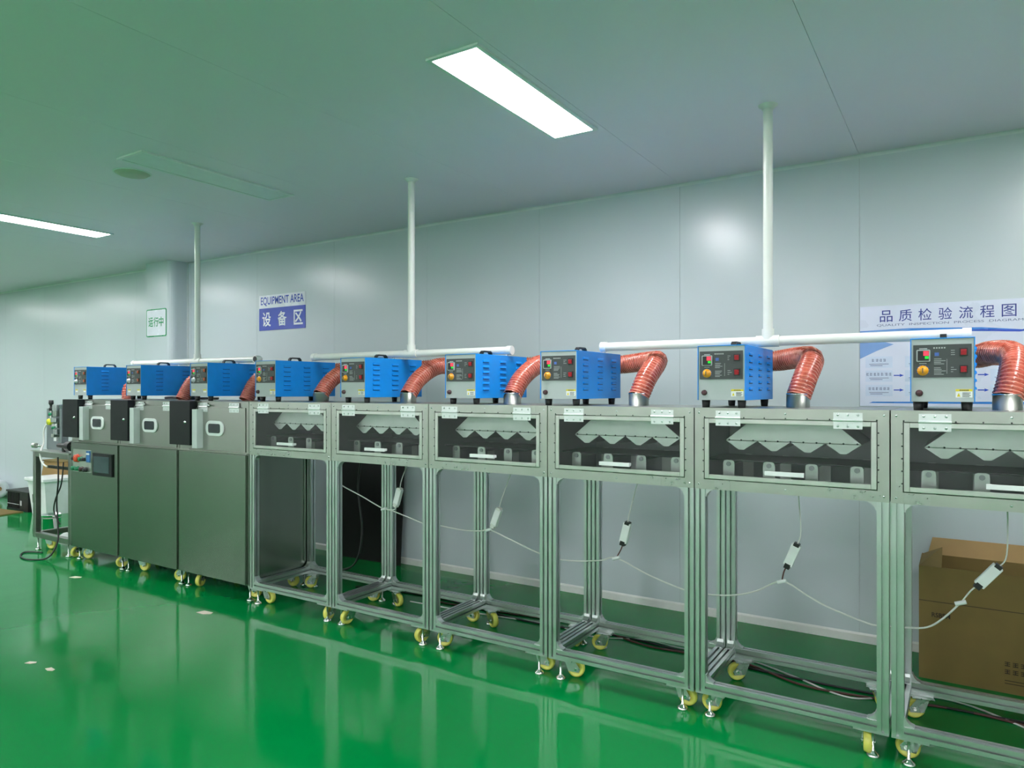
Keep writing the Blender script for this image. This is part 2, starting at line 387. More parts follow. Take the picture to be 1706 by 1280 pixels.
TAPES = {-1.043: [(.095, .165, 1.052, 1.094), (.57, .63, 1.055, 1.094), (.655, .775, 1.056, 1.092)], -.24: [(.02, .042, 1.10, 1.16), (.05, .14, 1.053, 1.092)], -1.824: [(.55, .62, 1.053, 1.093), (.64, .74, 1.055, 1.09)], -3.419: [(.46, .66, 1.053, 1.093)], -4.237: [(.08, .44, 1.056, 1.092)], -2.619: [(.1, .3, 1.055, 1.09)]}
def station(xl, W, label, cang):
    t = thing('drying_station', (xl, D, 0), label, 'machine', 'glass-front drying stations on aluminium frames')
    hood_shell(t, W)
    # door
    a0, a1, z0, z1, bw = .048, W - .048, HB + .048, TOP - .048, .021
    d = MB()
    for px in ((a0, a0 + bw), (a1 - bw, a1)): d.box(px[0], px[1], -.002, .008, z0, z1)
    d.box(a0 + bw, a1 - bw, -.002, .008, z0, z0 + bw).box(a0 + bw, a1 - bw, -.002, .008, z1 - bw, z1)
    dr = d.build('door', M['steel_tag'], t, bevel=.002)
    MB().box(a0 + bw - .004, a1 - bw + .004, .002, .005, z0 + bw - .004, z1 - bw + .004).build('glass_pane', M['glass'], dr)
    put('handle', HANDLE, dr, (W / 2, .002, 1.142))
    for hx in (.155, W - .155): put('hinge', HINGE, t, (hx, 0, TOP - .046))
    pts = [(x, 0, z) for x in (.022, W / 2, W - .022) for z in (TOP - .022,)] + [(x, 0, HB + .022) for x in (.022, W / 2, W - .022)]
    screws(t, pts)
    sp = [(x, 0, z) for x in (.042, W - .042) for z in (1.13, 1.18, 1.23, 1.28, 1.33)] + [(a0 + (a1 - a0) * k / 8, 0, TOP - .042) for k in range(9)]
    screws(t, sp, 'seal', .7, 'weld_spots')
    for k, (ax, bx, az, bz) in enumerate(TAPES.get(round(xl, 3), [])):
        MB().box(ax, bx, -.0008, .001, az, bz).build('tape_patch', M['tape'], t)
    # air plenum with four nozzles
    cx = W / 2
    MB().prism([(cx - .287, 1.272), (cx + .287, 1.272), (cx + .19, 1.352), (cx + .12, TOP - .01), (cx - .12, TOP - .01), (cx - .19, 1.352)], 'y', .11, .47).build('air_plenum', M['steel_tag'], t, bevel=.0015)
    for k in range(4):
        nx = cx - .2153 + .1435 * k
        MB().prism([(nx - .070, 1.270), (nx + .070, 1.270), (nx + .012, 1.229), (nx - .012, 1.229)], 'y', .108, .472).build('nozzle', M['steel_tag'], t)
    screws(t, [(cx - .27 + .054 * k, .108, 1.273) for k in range(11)], 'seal', .9, 'plenum_screws')
    for k in range(4):
        bx = cx - .27 + .18 * k
        put('roller_bracket', TAB, t, (bx, .10, HB + .004)); put('roller_bracket', TAB, t, (bx, .46, HB + .004))
        put('roller', ROD, t, (bx, .10, HB + .112))
    MB().box(.012, W - .012, .14, .45, HB + .122, HB + .128).build('mesh_belt', M['seal'], t)
    put('duct_collar', COLLAR, t, (cx, .285, TOP)); put('cable_gland', PUCK, t, (cx, .285, HB))
    # frame
    zb = .112; h = .0225
    px, py = (.004 + h, W - .004 - h), (.004 + h, DEP - .01 - h)
    for x in px:
        for y in py: prof('post', t, (x, y, zb - .004), 'z', HB - zb + .004)
    L = W - .008 - 4 * h
    for y in py: prof('rail', t, (px[0] + h, y, zb + h), 'x', L)
    for x in px: prof('rail', t, (x, py[0] + h, zb + h), 'y', py[1] - py[0] - 2 * h)
    for i, x in enumerate(px):
        sgn = 1 if i == 0 else -1; rz = 0 if i == 0 else math.pi
        for y in py:
            put('corner_bracket', GUS, t, (x + sgn * h, y, HB), (0, 0, rz))
            put('corner_bracket', GUS, t, (x + sgn * h, y, zb + 2 * h), (math.pi, 0, rz))
        put('corner_bracket', GUS, t, (x, py[0] + h, zb + 2 * h), (math.pi, 0, R(90)))
        put('corner_bracket', GUS, t, (x, py[1] - h, zb + 2 * h), (math.pi, 0, R(-90)))
        for j, y in enumerate(py):
            pl = MB().box(min(x - sgn * h, x + sgn * .11), max(x - sgn * h, x + sgn * .11), y - .05 if j else y - h, y + h if j else y + .09, zb - .008, zb)
            pl.build('mount_plate', M['alu_br'], t)
            s2 = 1 if j == 0 else -1
            put('leveling_foot', FOOT, t, (x + sgn * .038, y + s2 * .0, -.001))
            caster(t, x + sgn * .062, y + s2 * .062 if j == 0 else y - .02, cang[i * 2 + j], zb - .008)
    return t

ORD = ['first', 'second', 'third', 'fourth', 'fifth', 'sixth']
FS = [-4.237, -3.419, -2.619, -1.824, -1.043, -0.240, 0.562]
FL = ['drying station with glass-front hood touching the last steel cabinet',
      'drying station in front of the black sheet leaning on the wall',
      'drying station third from the steel cabinets, glass-front hood on aluminium posts',
      'drying station fourth from the steel cabinets, below the left end of the right-hand white pipe',
      'drying station left of the cardboard carton, glass-front hood fully in view',
      'drying station cut off by the right edge of the photo, cardboard carton behind it']
CA = [[R(175), R(20), R(100), R(15)], [R(80), R(160), R(70), R(185)], [R(10), R(150), R(190), R(100)],
      [R(195), R(10), R(170), R(95)], [R(0), R(30), R(95), R(200)], [R(-15), R(15), R(60), R(10)]]
stations = [station(FS[i], FS[i + 1] - FS[i], FL[i], CA[i]) for i in range(6)]

# ---------------------------------------------------------------- steel cabinets
CS = [-6.673, -5.890, -5.058, -4.237]
CLB = ['steel cabinet with touchscreen and push buttons at the left end of the row',
       'plain steel cabinet standing between two other steel cabinets',
       'plain steel cabinet touching the first aluminium-framed station']
OVO = rounded(-.105, .105, -.055, .055, .05, 5); OVI = rounded(-.068, .068, -.034, .034, .015, 3)
def cabinet(i):
    xl, W = CS[i], CS[i + 1] - CS[i]
    t = thing('steel_cabinet', (xl, D, 0), CLB[i], 'cabinet', 'steel cabinets of the machine row')
    g = .003
    MB().box(g, W - g, .004, DEP, .12, HB).build('cabinet_body', M['steel_b'], t, bevel=.002)
    MB().box(g + .002, W - g - .026, -.012, .004, .125, HB - .008).build('cabinet_door', M['steel_b'], t, bevel=.003)
    # upper hood
    b = MB(); b.box(g, W - g, .006, DEP, HB, TOP - .003).box(g, W - g, -.004, DEP, TOP - .003, TOP)
    b.box(g, W - g, 0, .006, TOP - .04, TOP - .003).box(W - .03, W - g, 0, .006, HB, TOP - .04).box(g, .12, 0, .006, HB, TOP - .04)
    b.box(g, W - .004, -.02, .006, HB, HB + .006)
    b.build('hood_shell', M['steel_h'], t)
    hd = MB().box(.125, W - .034, -.008, .005, HB + .012, TOP - .046).build('hood_door', M['steel_h'], t, bevel=.002)
    wx, wz = .45, 1.224
    fr = MB(); n = len(OVO)
    fr.prism([(wx + x, wz + z) for x, z in OVO], 'y', -.018, -.008)
    fr.build('window_frame', M['handle'], hd, bevel=.003)
    MB().prism([(wx + x, wz + z) for x, z in OVI], 'y', -.0205, -.017).build('window_glass', M['dglass'], hd)
    for hx in (.30, W - .155): put('hinge', HINGE, t, (hx, -.006, TOP - .046))
    # black electric box and bright upright beside it
    bb = MB().box(-.042, .216, -.060, .004, 1.092, TOP).build('electric_box', M['blackm'], t, bevel=.003)
    MB().lathe([(0, -.012), (.008, -.012), (.011, -.004), (.011, 0)], (.168, -.060, 1.265), 'y', 14).build('lock_knob', M['chrome'], bb)
    MB().box(.243, .302, -.060, -.004, 1.074, 1.362).build('upright_strip', M['strip'], t, bevel=.002)
    MB().cyl((.35, -.0, TOP - .03), (.40, -.03, TOP - .03), .006, seg=8).build('latch', M['zinc'], t)
    for x, s_ in ((.045, 1), (W - .045, -1)):
        for y, s2 in ((.045, 1), (DEP - .045, -1)):
            put('leveling_foot', FOOT, t, (x, y, 0)); caster(t, x + s_ * .075, y + s2 * .07, R((70, 30, 200, 110)[(i + (s_ > 0)) % 4]), .12)
    return t
cabs = [cabinet(i) for i in range(3)]
# controls on the first cabinet
c1 = cabs[0]
bp = MB().box(.052, .354, -.016, -.011, .79, .985).build('button_plate', M['steel_tag'], c1)
MB().box(.282, .34, -.022, -.015, .88, .978).build('meter', M['blab'], bp)
MB().box(.286, .336, -.0232, -.021, .945, .960).build('meter_label', M['white'], bp)
for x, z, m_, r in ((.085, .905, 'seal', .014), (.135, .908, 'btn_r', .032), (.20, .905, 'btn_g', .018), (.245, .903, 'seal', .014),
                    (.08, .818, 'btn_g', .018), (.145, .818, 'btn_g', .018), (.215, .816, 'fuse', .020), (.275, .814, 'seal', .018)):
    MB().lathe([(r * 1.15, 0), (r * 1.15, -.006), (r, -.008), (r, -.026), (r * .8, -.03), (0, -.03)], (x, -.016, z), 'y', 16).build('push_button', M[m_], bp)
hm = MB().box(.393, .696, -.026, -.010, .775, .966).build('touchscreen', M['blackm'], c1, bevel=.003)
MB().box(.415, .655, -.0272, -.0255, .803, .94).build('screen', M['hmi'], hm)

# ---------------------------------------------------------------- hot-air blowers
BW, BD, BH = .22, .555, .289
LOUV = MB(); LOUV.prism([(0, 0), (.007, -.002), (.006, .007), (0, .011)], 'y', -.032, .032)
LOUV = LOUV.mesh('louver', M['blue'])
SLOT = MB().box(0, .0012, -.030, .030, -.006, .0).mesh('louver_slot', M['bluedark'])
RFOOT = MB().lathe([(0, 0), (.017, 0), (.020, .035), (0, .035)], seg=12).mesh('rubber_foot', M['black'])
hb = MB()
arch = [(-.056, 0), (-.050, .020), (-.036, .030), (.036, .030), (.050, .020), (.056, 0), (.046, 0), (.041, .015), (.032, .021), (-.032, .021), (-.041, .015), (-.046, 0)]
for q0, q1, q2, q3 in ((0, 1, 10, 11), (1, 2, 9, 10), (2, 3, 8, 9), (3, 4, 7, 8), (4, 5, 6, 7)):
    hb.prism([arch[q0], arch[q1], arch[q2], arch[q3]], 'x', -.012, .012)
BHAND = hb.mesh('carry_handle', M['black'])
FZ0 = .035
def fx(a): return .004 + a * (BW - .008)
def fz(b): return BH - .006 - b * (BH - FZ0 - .010)
def blower(i, x, y, label, old):
    t = thing('hot_air_blower', (x, y, TOP), label, 'blower', 'blue hot-air blowers on the hoods')
    cov = MB()
    cov.box(0, .0035, .0, BD, FZ0, BH).box(BW - .0035, BW, 0, BD, FZ0, BH).box(0.0035, BW - .0035, 0, BD, BH - .0035, BH)
    cov.box(.0035, BW - .0035, BD - .004, BD - .001, FZ0 + .004, BH - .0035)
    cov.build('cover', M['blue'], t, bevel=.0012)
    MB().box(.0035, BW - .0035, .006, BD - .004, FZ0, FZ0 + .004).build('base_plate', M['cream'], t)
    MB().box(.0038, BW - .0038, .004, .010, FZ0 + .001, BH - .0038).build('front_panel', M['cream'], t)
    cp = MB().box(fx(.03), fx(.965), .0015, .0045, fz(.62), fz(.085)).build('control_panel', M['panel'], t)
    # temperature display
    ds = MB().prism(rounded(fx(.085), fx(.31), fz(.36), fz(.165), .004, 3), 'y', -.006, .002).build('temperature_display', M['cream'], cp)
    MB().box(fx(.105), fx(.29), -.0072, -.0055, fz(.345), fz(.182)).build('display_face', M['black'], ds)
    MB().box(fx(.20), fx(.285), -.0082, -.007, fz(.262), fz(.19)).build('red_digits', M['led_r'], ds)
    MB().box(fx(.225), fx(.285), -.0082, -.007, fz(.315), fz(.272)).build('green_digits', M['led_g'], ds)
    # knob
    kx, kz, kr = fx(.19), fz(.505), .0135
    MB().lathe([(kr * 1.5, 0), (kr * 1.5, -.001), (kr, -.001), (kr * .93, -.016), (kr * .5, -.018), (0, -.018)], (kx, .0015, kz), 'y', 16).build('dial_knob', M['knob_s' if old else 'knob'], cp)
    MB().box(kx - .0016, kx + .0016, -.0185, -.016, kz - .010, kz + .010).build('dial_pointer', M['cream' if old else 'panel'], cp)
    if not old:
        ar = MB()
        for k in range(9):
            a_ = R(-20 + 27.5 * k); ar.lathe([(0, -.0006), (.0026, 0)], (kx + .021 * math.cos(a_), .0014, kz + .021 * math.sin(a_)), 'y', 6)
        o = ar.build('dial_scale', M['print_b'], cp); o['kind'] = 'stuff'
    for zz in (.215, .49):
        rk = MB().box(fx(.775), fx(.905), -.003, .002, fz(zz + .065), fz(zz - .065)).build('rocker_switch', M['black'], cp)
        MB().prism([(.0, fz(zz + .05)), (-.005, fz(zz + .045)), (-.008, fz(zz - .04)), (0, fz(zz - .05))], 'x', fx(.795), fx(.885)).build('rocker', M['orange_sw' if old else 'red'], rk)
    pt = MB(); rr = random.Random(i)
    for k, zz in enumerate((.315, .345, .37, .395, .46, .485, .51, .54, .565)):
        pt.box(fx(.37), fx(.37 + rr.uniform(.10, .19)), .0008, .0014, fz(zz + .008), fz(zz))
    for zz in (.18, .215, .25, .455, .49, .525):
        pt.box(fx(.64), fx(.64 + rr.uniform(.03, .10)), .0008, .0014, fz(zz + .007), fz(zz))
    for k in range(5): pt.box(fx(.36 + .042 * k), fx(.385 + .042 * k), .0008, .0014, fz(.150), fz(.128))
    pt.box(fx(.13), fx(.26), .0008, .0014, fz(.155), fz(.14)).box(fx(.13), fx(.25), .0008, .0014, fz(.395), fz(.382))
    pt.box(fx(.575), fx(.580), .0008, .0014, fz(.56), fz(.32))
    o = pt.build('panel_print', M['print'], cp); o['kind'] = 'stuff'
    MB().box(fx(.38), fx(.45), .0008, .0014, fz(.27), fz(.215)).build('blue_mark', M['print_b'], cp)
    if not old:
        MB().lathe([(.0135, 0), (.0135, -.004), (.011, -.006), (.011, -.013), (.008, -.015), (0, -.015)], (fx(.13), .004, fz(.875)), 'y', 16).build('fuse_cap', M['fuse'], t)
        wl = MB().box(fx(.715), fx(.975), .0032, .0041, fz(.945), fz(.81)).build('warning_label', M['white'], t)
        MB().box(fx(.715), fx(.975), .0026, .0034, fz(.845), fz(.81)).build('label_band', M['yellow'], wl)
        MB().prism([(fx(.735), fz(.93)), (fx(.79), fz(.93)), (fx(.7625), fz(.87))], 'y', .0026, .0034).build('warning_triangle', M['yellow'], wl)
        lp = MB()
        for k in range(4): lp.box(fx(.82), fx(.95 - .02 * (k % 2)), .0026, .0034, fz(.875 + .02 * k), fz(.866 + .02 * k))
        for k in range(5): lp.box(fx(.775 + .03 * k), fx(.797 + .03 * k), .002, .0028, fz(.835), fz(.82))
        o = lp.build('label_print', M['panel'], wl); o['kind'] = 'stuff'
    else:
        for a_ in (.10, .74):
            wl = MB().box(fx(a_), fx(a_ + .18), .0032, .0041, fz(.90), fz(.80)).build('warning_label', M['white'], t)
            MB().box(fx(a_), fx(a_ + .18), .0026, .0034, fz(.84), fz(.80)).build('label_band', M['yellow'], wl)
    for a_ in (.10, .28, .46) if not old else (.16, .40):
        for k in range(6):
            put('louver', LOUV, t, (BW, a_, .085 + .032 * k)); put('louver_slot', SLOT, t, (BW, a_, .085 + .032 * k))
    for xx in (.027, BW - .027):
        for yy in (.045, .49): put('rubber_foot', RFOOT, t, (xx, yy, 0))
    put('carry_handle', BHAND, t, (BW / 2, .262, BH))
    MB().lathe([(.047, 0), (.047, .03), (.052, .03), (.052, 0)], (BW / 2, BD, .222), 'y', 20, close=True).build('outlet_spigot', M['zinc'], t)
    return t
BX = [-6.745, -5.895, -5.005, -4.237, -3.390, -2.537, -1.897, -1.044, -0.172]
BLB = ['blue blower on the cabinet with the touchscreen, leftmost of all',
       'blue blower with silver knob on the second steel cabinet',
       'blue blower with silver knob on the steel cabinet next to the aluminium frames',
       'blue blower with orange knob standing next to the three silver-knobbed blowers',
       'blue blower in front of the left part of the middle white pipe, fifth from left',
       'blue blower under the right end of the middle white pipe',
       'blue blower under the left end of the right-hand white pipe',
       'blue blower under the riser of the right-hand white pipe',
       'blue blower in front of the wall poster, seen almost straight on']
for i in range(9): blower(i, BX[i], 3.276, BLB[i], i < 3)

# ---------------------------------------------------------------- red flexible ducts
def duct(pts, label, r=.053):
    path = smooth_path(pts, 12)
    Ls = [0]
    for a, b in zip(path[:-1], path[1:]): Ls.append(Ls[-1] + (b - a).length)
    tot = Ls[-1]; pitch = .0165; n = max(6, int(tot / pitch)); ring = []; rad = []
    def at(s_):
        for k in range(len(Ls) - 1):
            if Ls[k + 1] >= s_: 
                f = (s_ - Ls[k]) / max(1e-6, Ls[k + 1] - Ls[k]); return path[k].lerp(path[k + 1], f)
        return path[-1]
    rr = random.Random(len(label))
    for k in range(n):
        for f, q in ((0.0, 1.05), (.25, .985), (.6, .935), (.85, .985)):
            ring.append(at(min(tot, (k + f) * tot / n))); rad.append(r * q * (1 + rr.uniform(-.008, .008)))
    ring.append(path[-1]); rad.append(r)
    b = MB(); b.tube(ring, rad, 22, caps=False)
    t = b.build('flexible_duct', M['hose'])
    tag(t, label, 'duct', 'red flexible air ducts')
    wire = MB()
    hp = []
    # helical wire proud of the skin
    steps = 10; a = None
    for k in range(n * steps + 1):
        s_ = k / steps * tot / n; p = at(min(s_, tot - 1e-4)); d = (at(min(s_ + .004, tot)) - at(max(s_ - .004, 0))).normalized()
        if a is None: a = d.orthogonal().normalized()
        a = (a - d * a.dot(d)).normalized(); bb = d.cross(a); th = 2 * math.pi * k / steps
        hp.append(p + a * (r * 1.03 * math.cos(th)) + bb * (r * 1.03 * math.sin(th)))
    wire.tube(hp, .0030, 5); wire.build('spiral_wire', M['hosew'], t)
    return t
mods = [(CS[i] + CS[i + 1]) / 2 for i in range(3)] + [(FS[i] + FS[i + 1]) / 2 for i in range(6)]
DLB = ['red duct behind the second steel cabinet blower', 'red duct rising at the left of the third blower from left', 'red duct rising at the left of the first orange-knobbed blower',
       'red duct on the first glass-front hood from the left', 'red duct on the second glass-front hood from the left',
       'red duct on the third glass-front hood, reaching behind the next blower', 'red duct on the fourth glass-front hood, bent like a hook beside a bare wall',
       'red duct with a sharp hooked bend left of the wall poster', 'red duct in front of the wall poster at the right edge of the photo']
for i in range(9):
    bx = BX[i] + BW / 2; cx = mods[i]; rear = 3.276 + BD; Y = D + .285
    if i == 0:
        pts = [(bx, rear + .012, 1.645), (bx + .02, rear + .09, 1.60), (bx + .14, rear + .12, 1.50), (cx - .02, rear + .04, 1.485), (cx, Y + .2, 1.56), (cx, Y + .06, 1.56), (cx, Y, TOP + .05)]
        pts = [(bx, rear + .012, 1.645), (bx + .02, rear + .10, 1.62), (bx + .14, rear + .15, 1.56), (cx + .02, rear + .06, 1.53), (cx + .01, Y + .16, 1.555), (cx, Y + .02, 1.53), (cx, Y, TOP + .0)]
    elif i == 6 or i == 7 or i == 8:
        pts = [(bx, rear + .012, 1.645), (bx + .03, rear + .085, 1.652), (bx + .13, rear + .10, 1.662), (cx - .035, rear + .0, 1.672), (cx + .03, Y + .17, 1.650), (cx + .025, Y + .05, 1.57), (cx, Y, TOP + .048)]
    else:
        pts = [(bx, rear + .012, 1.645), (bx + .02, rear + .10, 1.66), (bx + .12, rear + .17, 1.672), (cx + .03, rear + .14, 1.675), (cx + .03, Y + .25, 1.66), (cx + .01, Y + .09, 1.575), (cx, Y, TOP + (.048 if i > 2 else .0))]
    duct(pts, DLB[i])

# ---------------------------------------------------------------- white PVC exhaust pipes
PY, PZ, PR = 3.628, 1.746, .0238
def pipe(xa, xb, xr, stubs, label, open_end=False):
    t = thing('exhaust_pipe', (xr, PY, PZ), label, 'pipe', 'white exhaust pipes hanging from the ceiling')
    a, b = xa - xr, xb - xr
    MB().cyl((a, 0, 0), (b, 0, 0), PR, seg=24).build('manifold', M['pvc'], t)
    MB().cyl((0, 0, .02), (0, 0, CEIL - PZ), PR * .96, seg=24).build('riser', M['pvc'], t)
    MB().cyl((-.055, 0, 0), (.055, 0, 0), PR + .005, seg=24).cyl((0, 0, .01), (0, 0, .06), PR + .005, seg=24).build('tee_fitting', M['pvc'], t)
    MB().lathe([(PR, -.02), (PR + .006, -.02), (PR + .008, -.006), (.045, -.004), (.047, 0)], (0, 0, CEIL - PZ), seg=24).build('ceiling_flange', M['pvc'], t)
    MB().cyl((a - .004, 0, 0), (a + .03, 0, 0), PR + .004, seg=24).build('end_cap', M['pvc'], t)
    if open_end:
        MB().tube(smooth_path([(b - .01, 0, 0), (b + .015, -.004, 0), (b + .028, -.018, 0), (b + .03, -.05, 0)], 5), PR + .004, 20).build('elbow', M['pvc'], t)
        MB().cyl((b + .03, -.049, 0), (b + .03, -.0515, 0), PR - .002, seg=20).build('pipe_mouth', M['pvc_in'], t)
    else:
        MB().cyl((b - .03, 0, 0), (b + .004, 0, 0), PR + .004, seg=24).build('end_cap', M['pvc'], t)
    for x in stubs:
        MB().cyl((x - xr, 0, TOP + BH - PZ), (x - xr, 0, -PR * .7), .009, seg=10).build('drop_stub', M['zinc'], t)
pipe(-1.70, .036, -.803, (-1.69, -.86, .02), 'white pipe whose riser stands nearest the wall poster')
pipe(-4.03, -2.300, -3.092, (-4.035, -3.25, -2.335), 'white pipe hanging over the middle blowers')
pipe(-6.40, -4.66, -5.440, (-5.70, -4.90), 'white pipe with open dark end nearest the wall column', True)

# ---------------------------------------------------------------- signs
s1 = thing('equipment_area_sign', (0, WALL, 0), 'blue and white equipment area sign on the back wall', 'sign')
MB().box(-5.995, -5.318, -.004, 0, 2.325, 2.455).build('upper_plate', M['sign_w'], s1)
MB().box(-5.995, -5.318, -.005, 0, 2.102, 2.325).build('lower_plate', M['sign_b'], s1)
text('EQUIPMENT AREA', s1, M['sign_b'], -5.970, -5.340, 2.345, 2.438, -.0052, bold=.012)
for k, ch in enumerate('设备区'):
    text(ch, s1, M['sign_w'], -5.945 + .232 * k, -5.945 + .232 * k + .13, 2.14, 2.285, -.0062, bold=.02)
s2 = thing('running_sign', (0, 4.48, 0), 'white status sign with green lettering on the wall column', 'sign')
MB().prism(rounded(-7.645, -7.268, 2.09, 2.395, .02), 'y', -.004, 0).build('border', M['sign_g'], s2)
MB().prism(rounded(-7.633, -7.280, 2.102, 2.383, .015), 'y', -.005, -.001).build('plate', M['sign_w'], s2)
for k, ch in enumerate('运行中'):
    text(ch, s2, M['sign_g'], -7.600 + .098 * k, -7.600 + .098 * k + .09, 2.20, 2.305, -.0062, bold=.02)
# poster
ps = thing('process_poster', (0, WALL, 0), 'large blue and white process poster on the back wall', 'poster')
MB().box(-.508, .365, -.004, 0, 1.41, 2.0).build('sheet', M['post_bg'], ps)
for k, ch in enumerate('品质检验流程图'):
    text(ch, ps, M['post_tx'], -.402 + .0985 * k, -.402 + .0985 * k + .066, 1.904, 1.972, -.0052, bold=.004)
text('QUALITY  INSPECTION  PROCESS  DIAGRAM', ps, M['post_ty'], -.418, .285, 1.877, 1.892, -.0052)
MB().prism([(-.508, 1.836), (-.20, 1.842), (.10, 1.830), (.25, 1.822), (.365, 1.84), (.365, 1.858), (.28, 1.832), (.10, 1.852), (-.25, 1.862), (-.508, 1.855)], 'y', -.0048, -.003).build('band', M['post_b1'], ps)
MB().prism([(-.508, 1.838), (-.30, 1.842), (-.24, 1.856), (-.508, 1.853)], 'y', -.0052, -.003).build('band', M['post_b3'], ps)
MB().prism([(.02, 1.838), (.2, 1.824), (.27, 1.820), (.365, 1.836), (.27, 1.832), (.1, 1.842)], 'y', -.0052, -.003).build('band', M['post_b2'], ps)
MB().prism([(.30, 1.845), (.365, 1.83), (.365, 1.885)], 'y', -.0054, -.003).build('band', M['post_b1'], ps)
MB().prism([(-.508, 1.69), (-.42, 1.735), (-.33, 1.772), (-.42, 1.80), (-.508, 1.81)], 'y', -.0048, -.003).build('corner_shape', M['post_b3'], ps)
MB().prism([(-.46, 1.428), (.365, 1.428), (.365, 1.442), (-.44, 1.436)], 'y', -.0048, -.003).build('band', M['post_b1'], ps)
rows = [(1.672, [4, 4, 4, 4]), (1.590, [7, 4, 4, 4]), (1.505, [6, 4, 4, 4])]
rp = random.Random(11)
for z, words_ in rows:
    for k, wd in enumerate(words_):
        x = -.478 + .205 * k
        bx_ = MB().box(x, x + .142, -.0046, -.003, z - .036, z + .03).build('flow_box', M['post_box'], ps)
        g = MB()
        for c_ in range(wd):
            gx = x + .071 + (c_ - wd / 2) * .0195
            for h_ in range(3): g.box(gx + .0015 + rp.uniform(0, .003), gx + .016 - rp.uniform(0, .004), -.0052, -.004, z + .0005 + .006 * h_, z + .003 + .006 * h_)
            vx = gx + rp.choice((.003, .0075, .012)); g.box(vx, vx + .0022, -.0052, -.004, z - .001, z + .0165)
        g.box(x + .02, x + .122, -.0052, -.004, z - .016, z - .013)
        g.box(x + .025, x + .09, -.0052, -.004, z - .025, z - .022)
        o = g.build('small_print', M['post_ty'], bx_); o['kind'] = 'stuff'
        if z < 1.65 and k < 3:
            MB().prism([(x + .148, z - .003), (x + .18, z - .003), (x + .178, z - .009), (x + .200, z), (x + .178, z + .009), (x + .18, z + .003), (x + .148, z + .003)], 'y', -.005, -.003).build('flow_arrow', M['post_b2'], ps)

# ---------------------------------------------------------------- hanging cables and drivers
CY = D + .285
cp_ = [(-3.643, .855), (-3.43, .785), (-3.242, .720), (-3.147, .709), (-2.893, .656), (-2.786, .655), (-2.60, .645), (-2.451, .653), (-2.385, .668), (-2.25, .63), (-2.06, .574), (-1.934, .552), (-1.80, .556), (-1.655, .578), (-1.56, .603),
       (-1.38, .538), (-1.187, .489), (-1.064, .484), (-.94, .50), (-.831, .537), (-.713, .600), (-.60, .55), (-.511, .511), (-.363, .469), (-.308, .463), (-.199, .474), (-.12, .49), (-.06, .54), (-.001, .613)]
cab_pts = [(-3.80, CY, 1.05), (-3.72, CY, .92)] + [(x, CY, z) for x, z in cp_]
tag(MB().tube(smooth_path(cab_pts, 5), .0042, 6).build('power_cable', M['cablew']), 'thin white cable strung from station to station under the hoods', 'cable')
DRV = [(-3.105, .807, R(18), -3.225, .716), (-2.333, .748, R(22), -2.385, .668), (-1.508, .744, R(14), -1.56, .603), (-.667, .731, R(22), -.713, .600), (.097, .740, R(38), .0, .613)]
DL = ['white power driver hanging under the second drying station from the cabinets', 'white power driver hanging under the third drying station from the cabinets',
      'white power driver with black ends under the fourth drying station', 'white power driver with black ends under the station left of the carton',
      'white power driver hanging in front of the cardboard carton']
for i, (x, z, tilt, jx, jz) in enumerate(DRV):
    t = thing('power_driver', (x, CY, z), DL[i], 'power supply', 'white power drivers hanging on cables')
    body = MB().box(-.021, .021, -.014, .014, -.055, .055).build('driver_case', M['handle'], t, rot=(0, tilt, 0), bevel=.003)
    for s_ in (-1, 1):
        MB().box(-.013, .013, -.0155, .0155, s_ * .058 - .012, s_ * .058 + .004 if s_ > 0 else s_ * .058 + .012).build('end_clamp', M['black' if i > 1 else 'cablew'], body)
    ux, uz = math.sin(tilt), math.cos(tilt)
    MB().tube(smooth_path([(ux * .05, 0, uz * .05), (ux * .10, 0, uz * .12), (mods[3 + i + 1] - x, 0, HB - .012 - z)], 6), .003, 6).build('drop_cord', M['cablew'], t)
    MB().tube(smooth_path([(-ux * .05, 0, -uz * .05), (-ux * .10, 0, -uz * .09), (jx - x, -.004, jz - z)], 6), .0035, 6).build('lead', M['cablew' if i in (0, 4) else 'cabler'], t)
    MB().cyl((jx - x - .02, -.004, jz - z - .006), (jx - x + .02, -.004, jz - z + .008), .009, seg=10).build('connector', M['handle'], t)
# cables on the floor behind the frames
def floor_cable(pts, r, m, label, z=None):
    tag(MB().tube(smooth_path([(x, y, (z or r)) for x, y in pts], 8), r, 6).build('floor_cable', M[m]), label, 'cable', 'loose cables on the floor behind the stations')
floor_cable([(-3.2, 3.95), (-2.6, 4.0), (-2.2, 4.05), (-1.89, 4.02), (-1.56, 3.93), (-1.34, 3.94), (-1.0, 3.96), (-.69, 3.83), (-.42, 3.84), (-.16, 3.90), (.09, 3.92), (.5, 3.85)], .006, 'cabler', 'brown cable running along the floor under the stations')
floor_cable([(-3.3, 3.86), (-2.7, 3.9), (-2.2, 3.96), (-1.9, 3.90), (-1.6, 4.02), (-1.38, 4.0), (-1.0, 4.02), (-.75, 3.93), (-.45, 3.8), (-.2, 4.0), (.05, 4.0), (.4, 3.75)], .0045, 'cablew', 'white cable looping over the floor behind the stations')
floor_cable([(-3.9, 3.93), (-3.2, 4.03), (-2.4, 3.93), (-1.7, 3.99), (-1.1, 3.92), (-.5, 3.9), (.4, 3.94)], .006, 'cableb', 'black cable running along the floor under the stations')
tag(MB().tube(smooth_path([(-6.15, 3.78, 1.433), (-5.95, 3.72, 1.436), (-5.75, 3.70, 1.433), (-5.55, 3.74, 1.433), (-5.4, 3.80, 1.433)], 8), .010, 8).build('rubber_hose', M['cableb']), 'black rubber hose lying on top of the steel cabinets', 'hose')
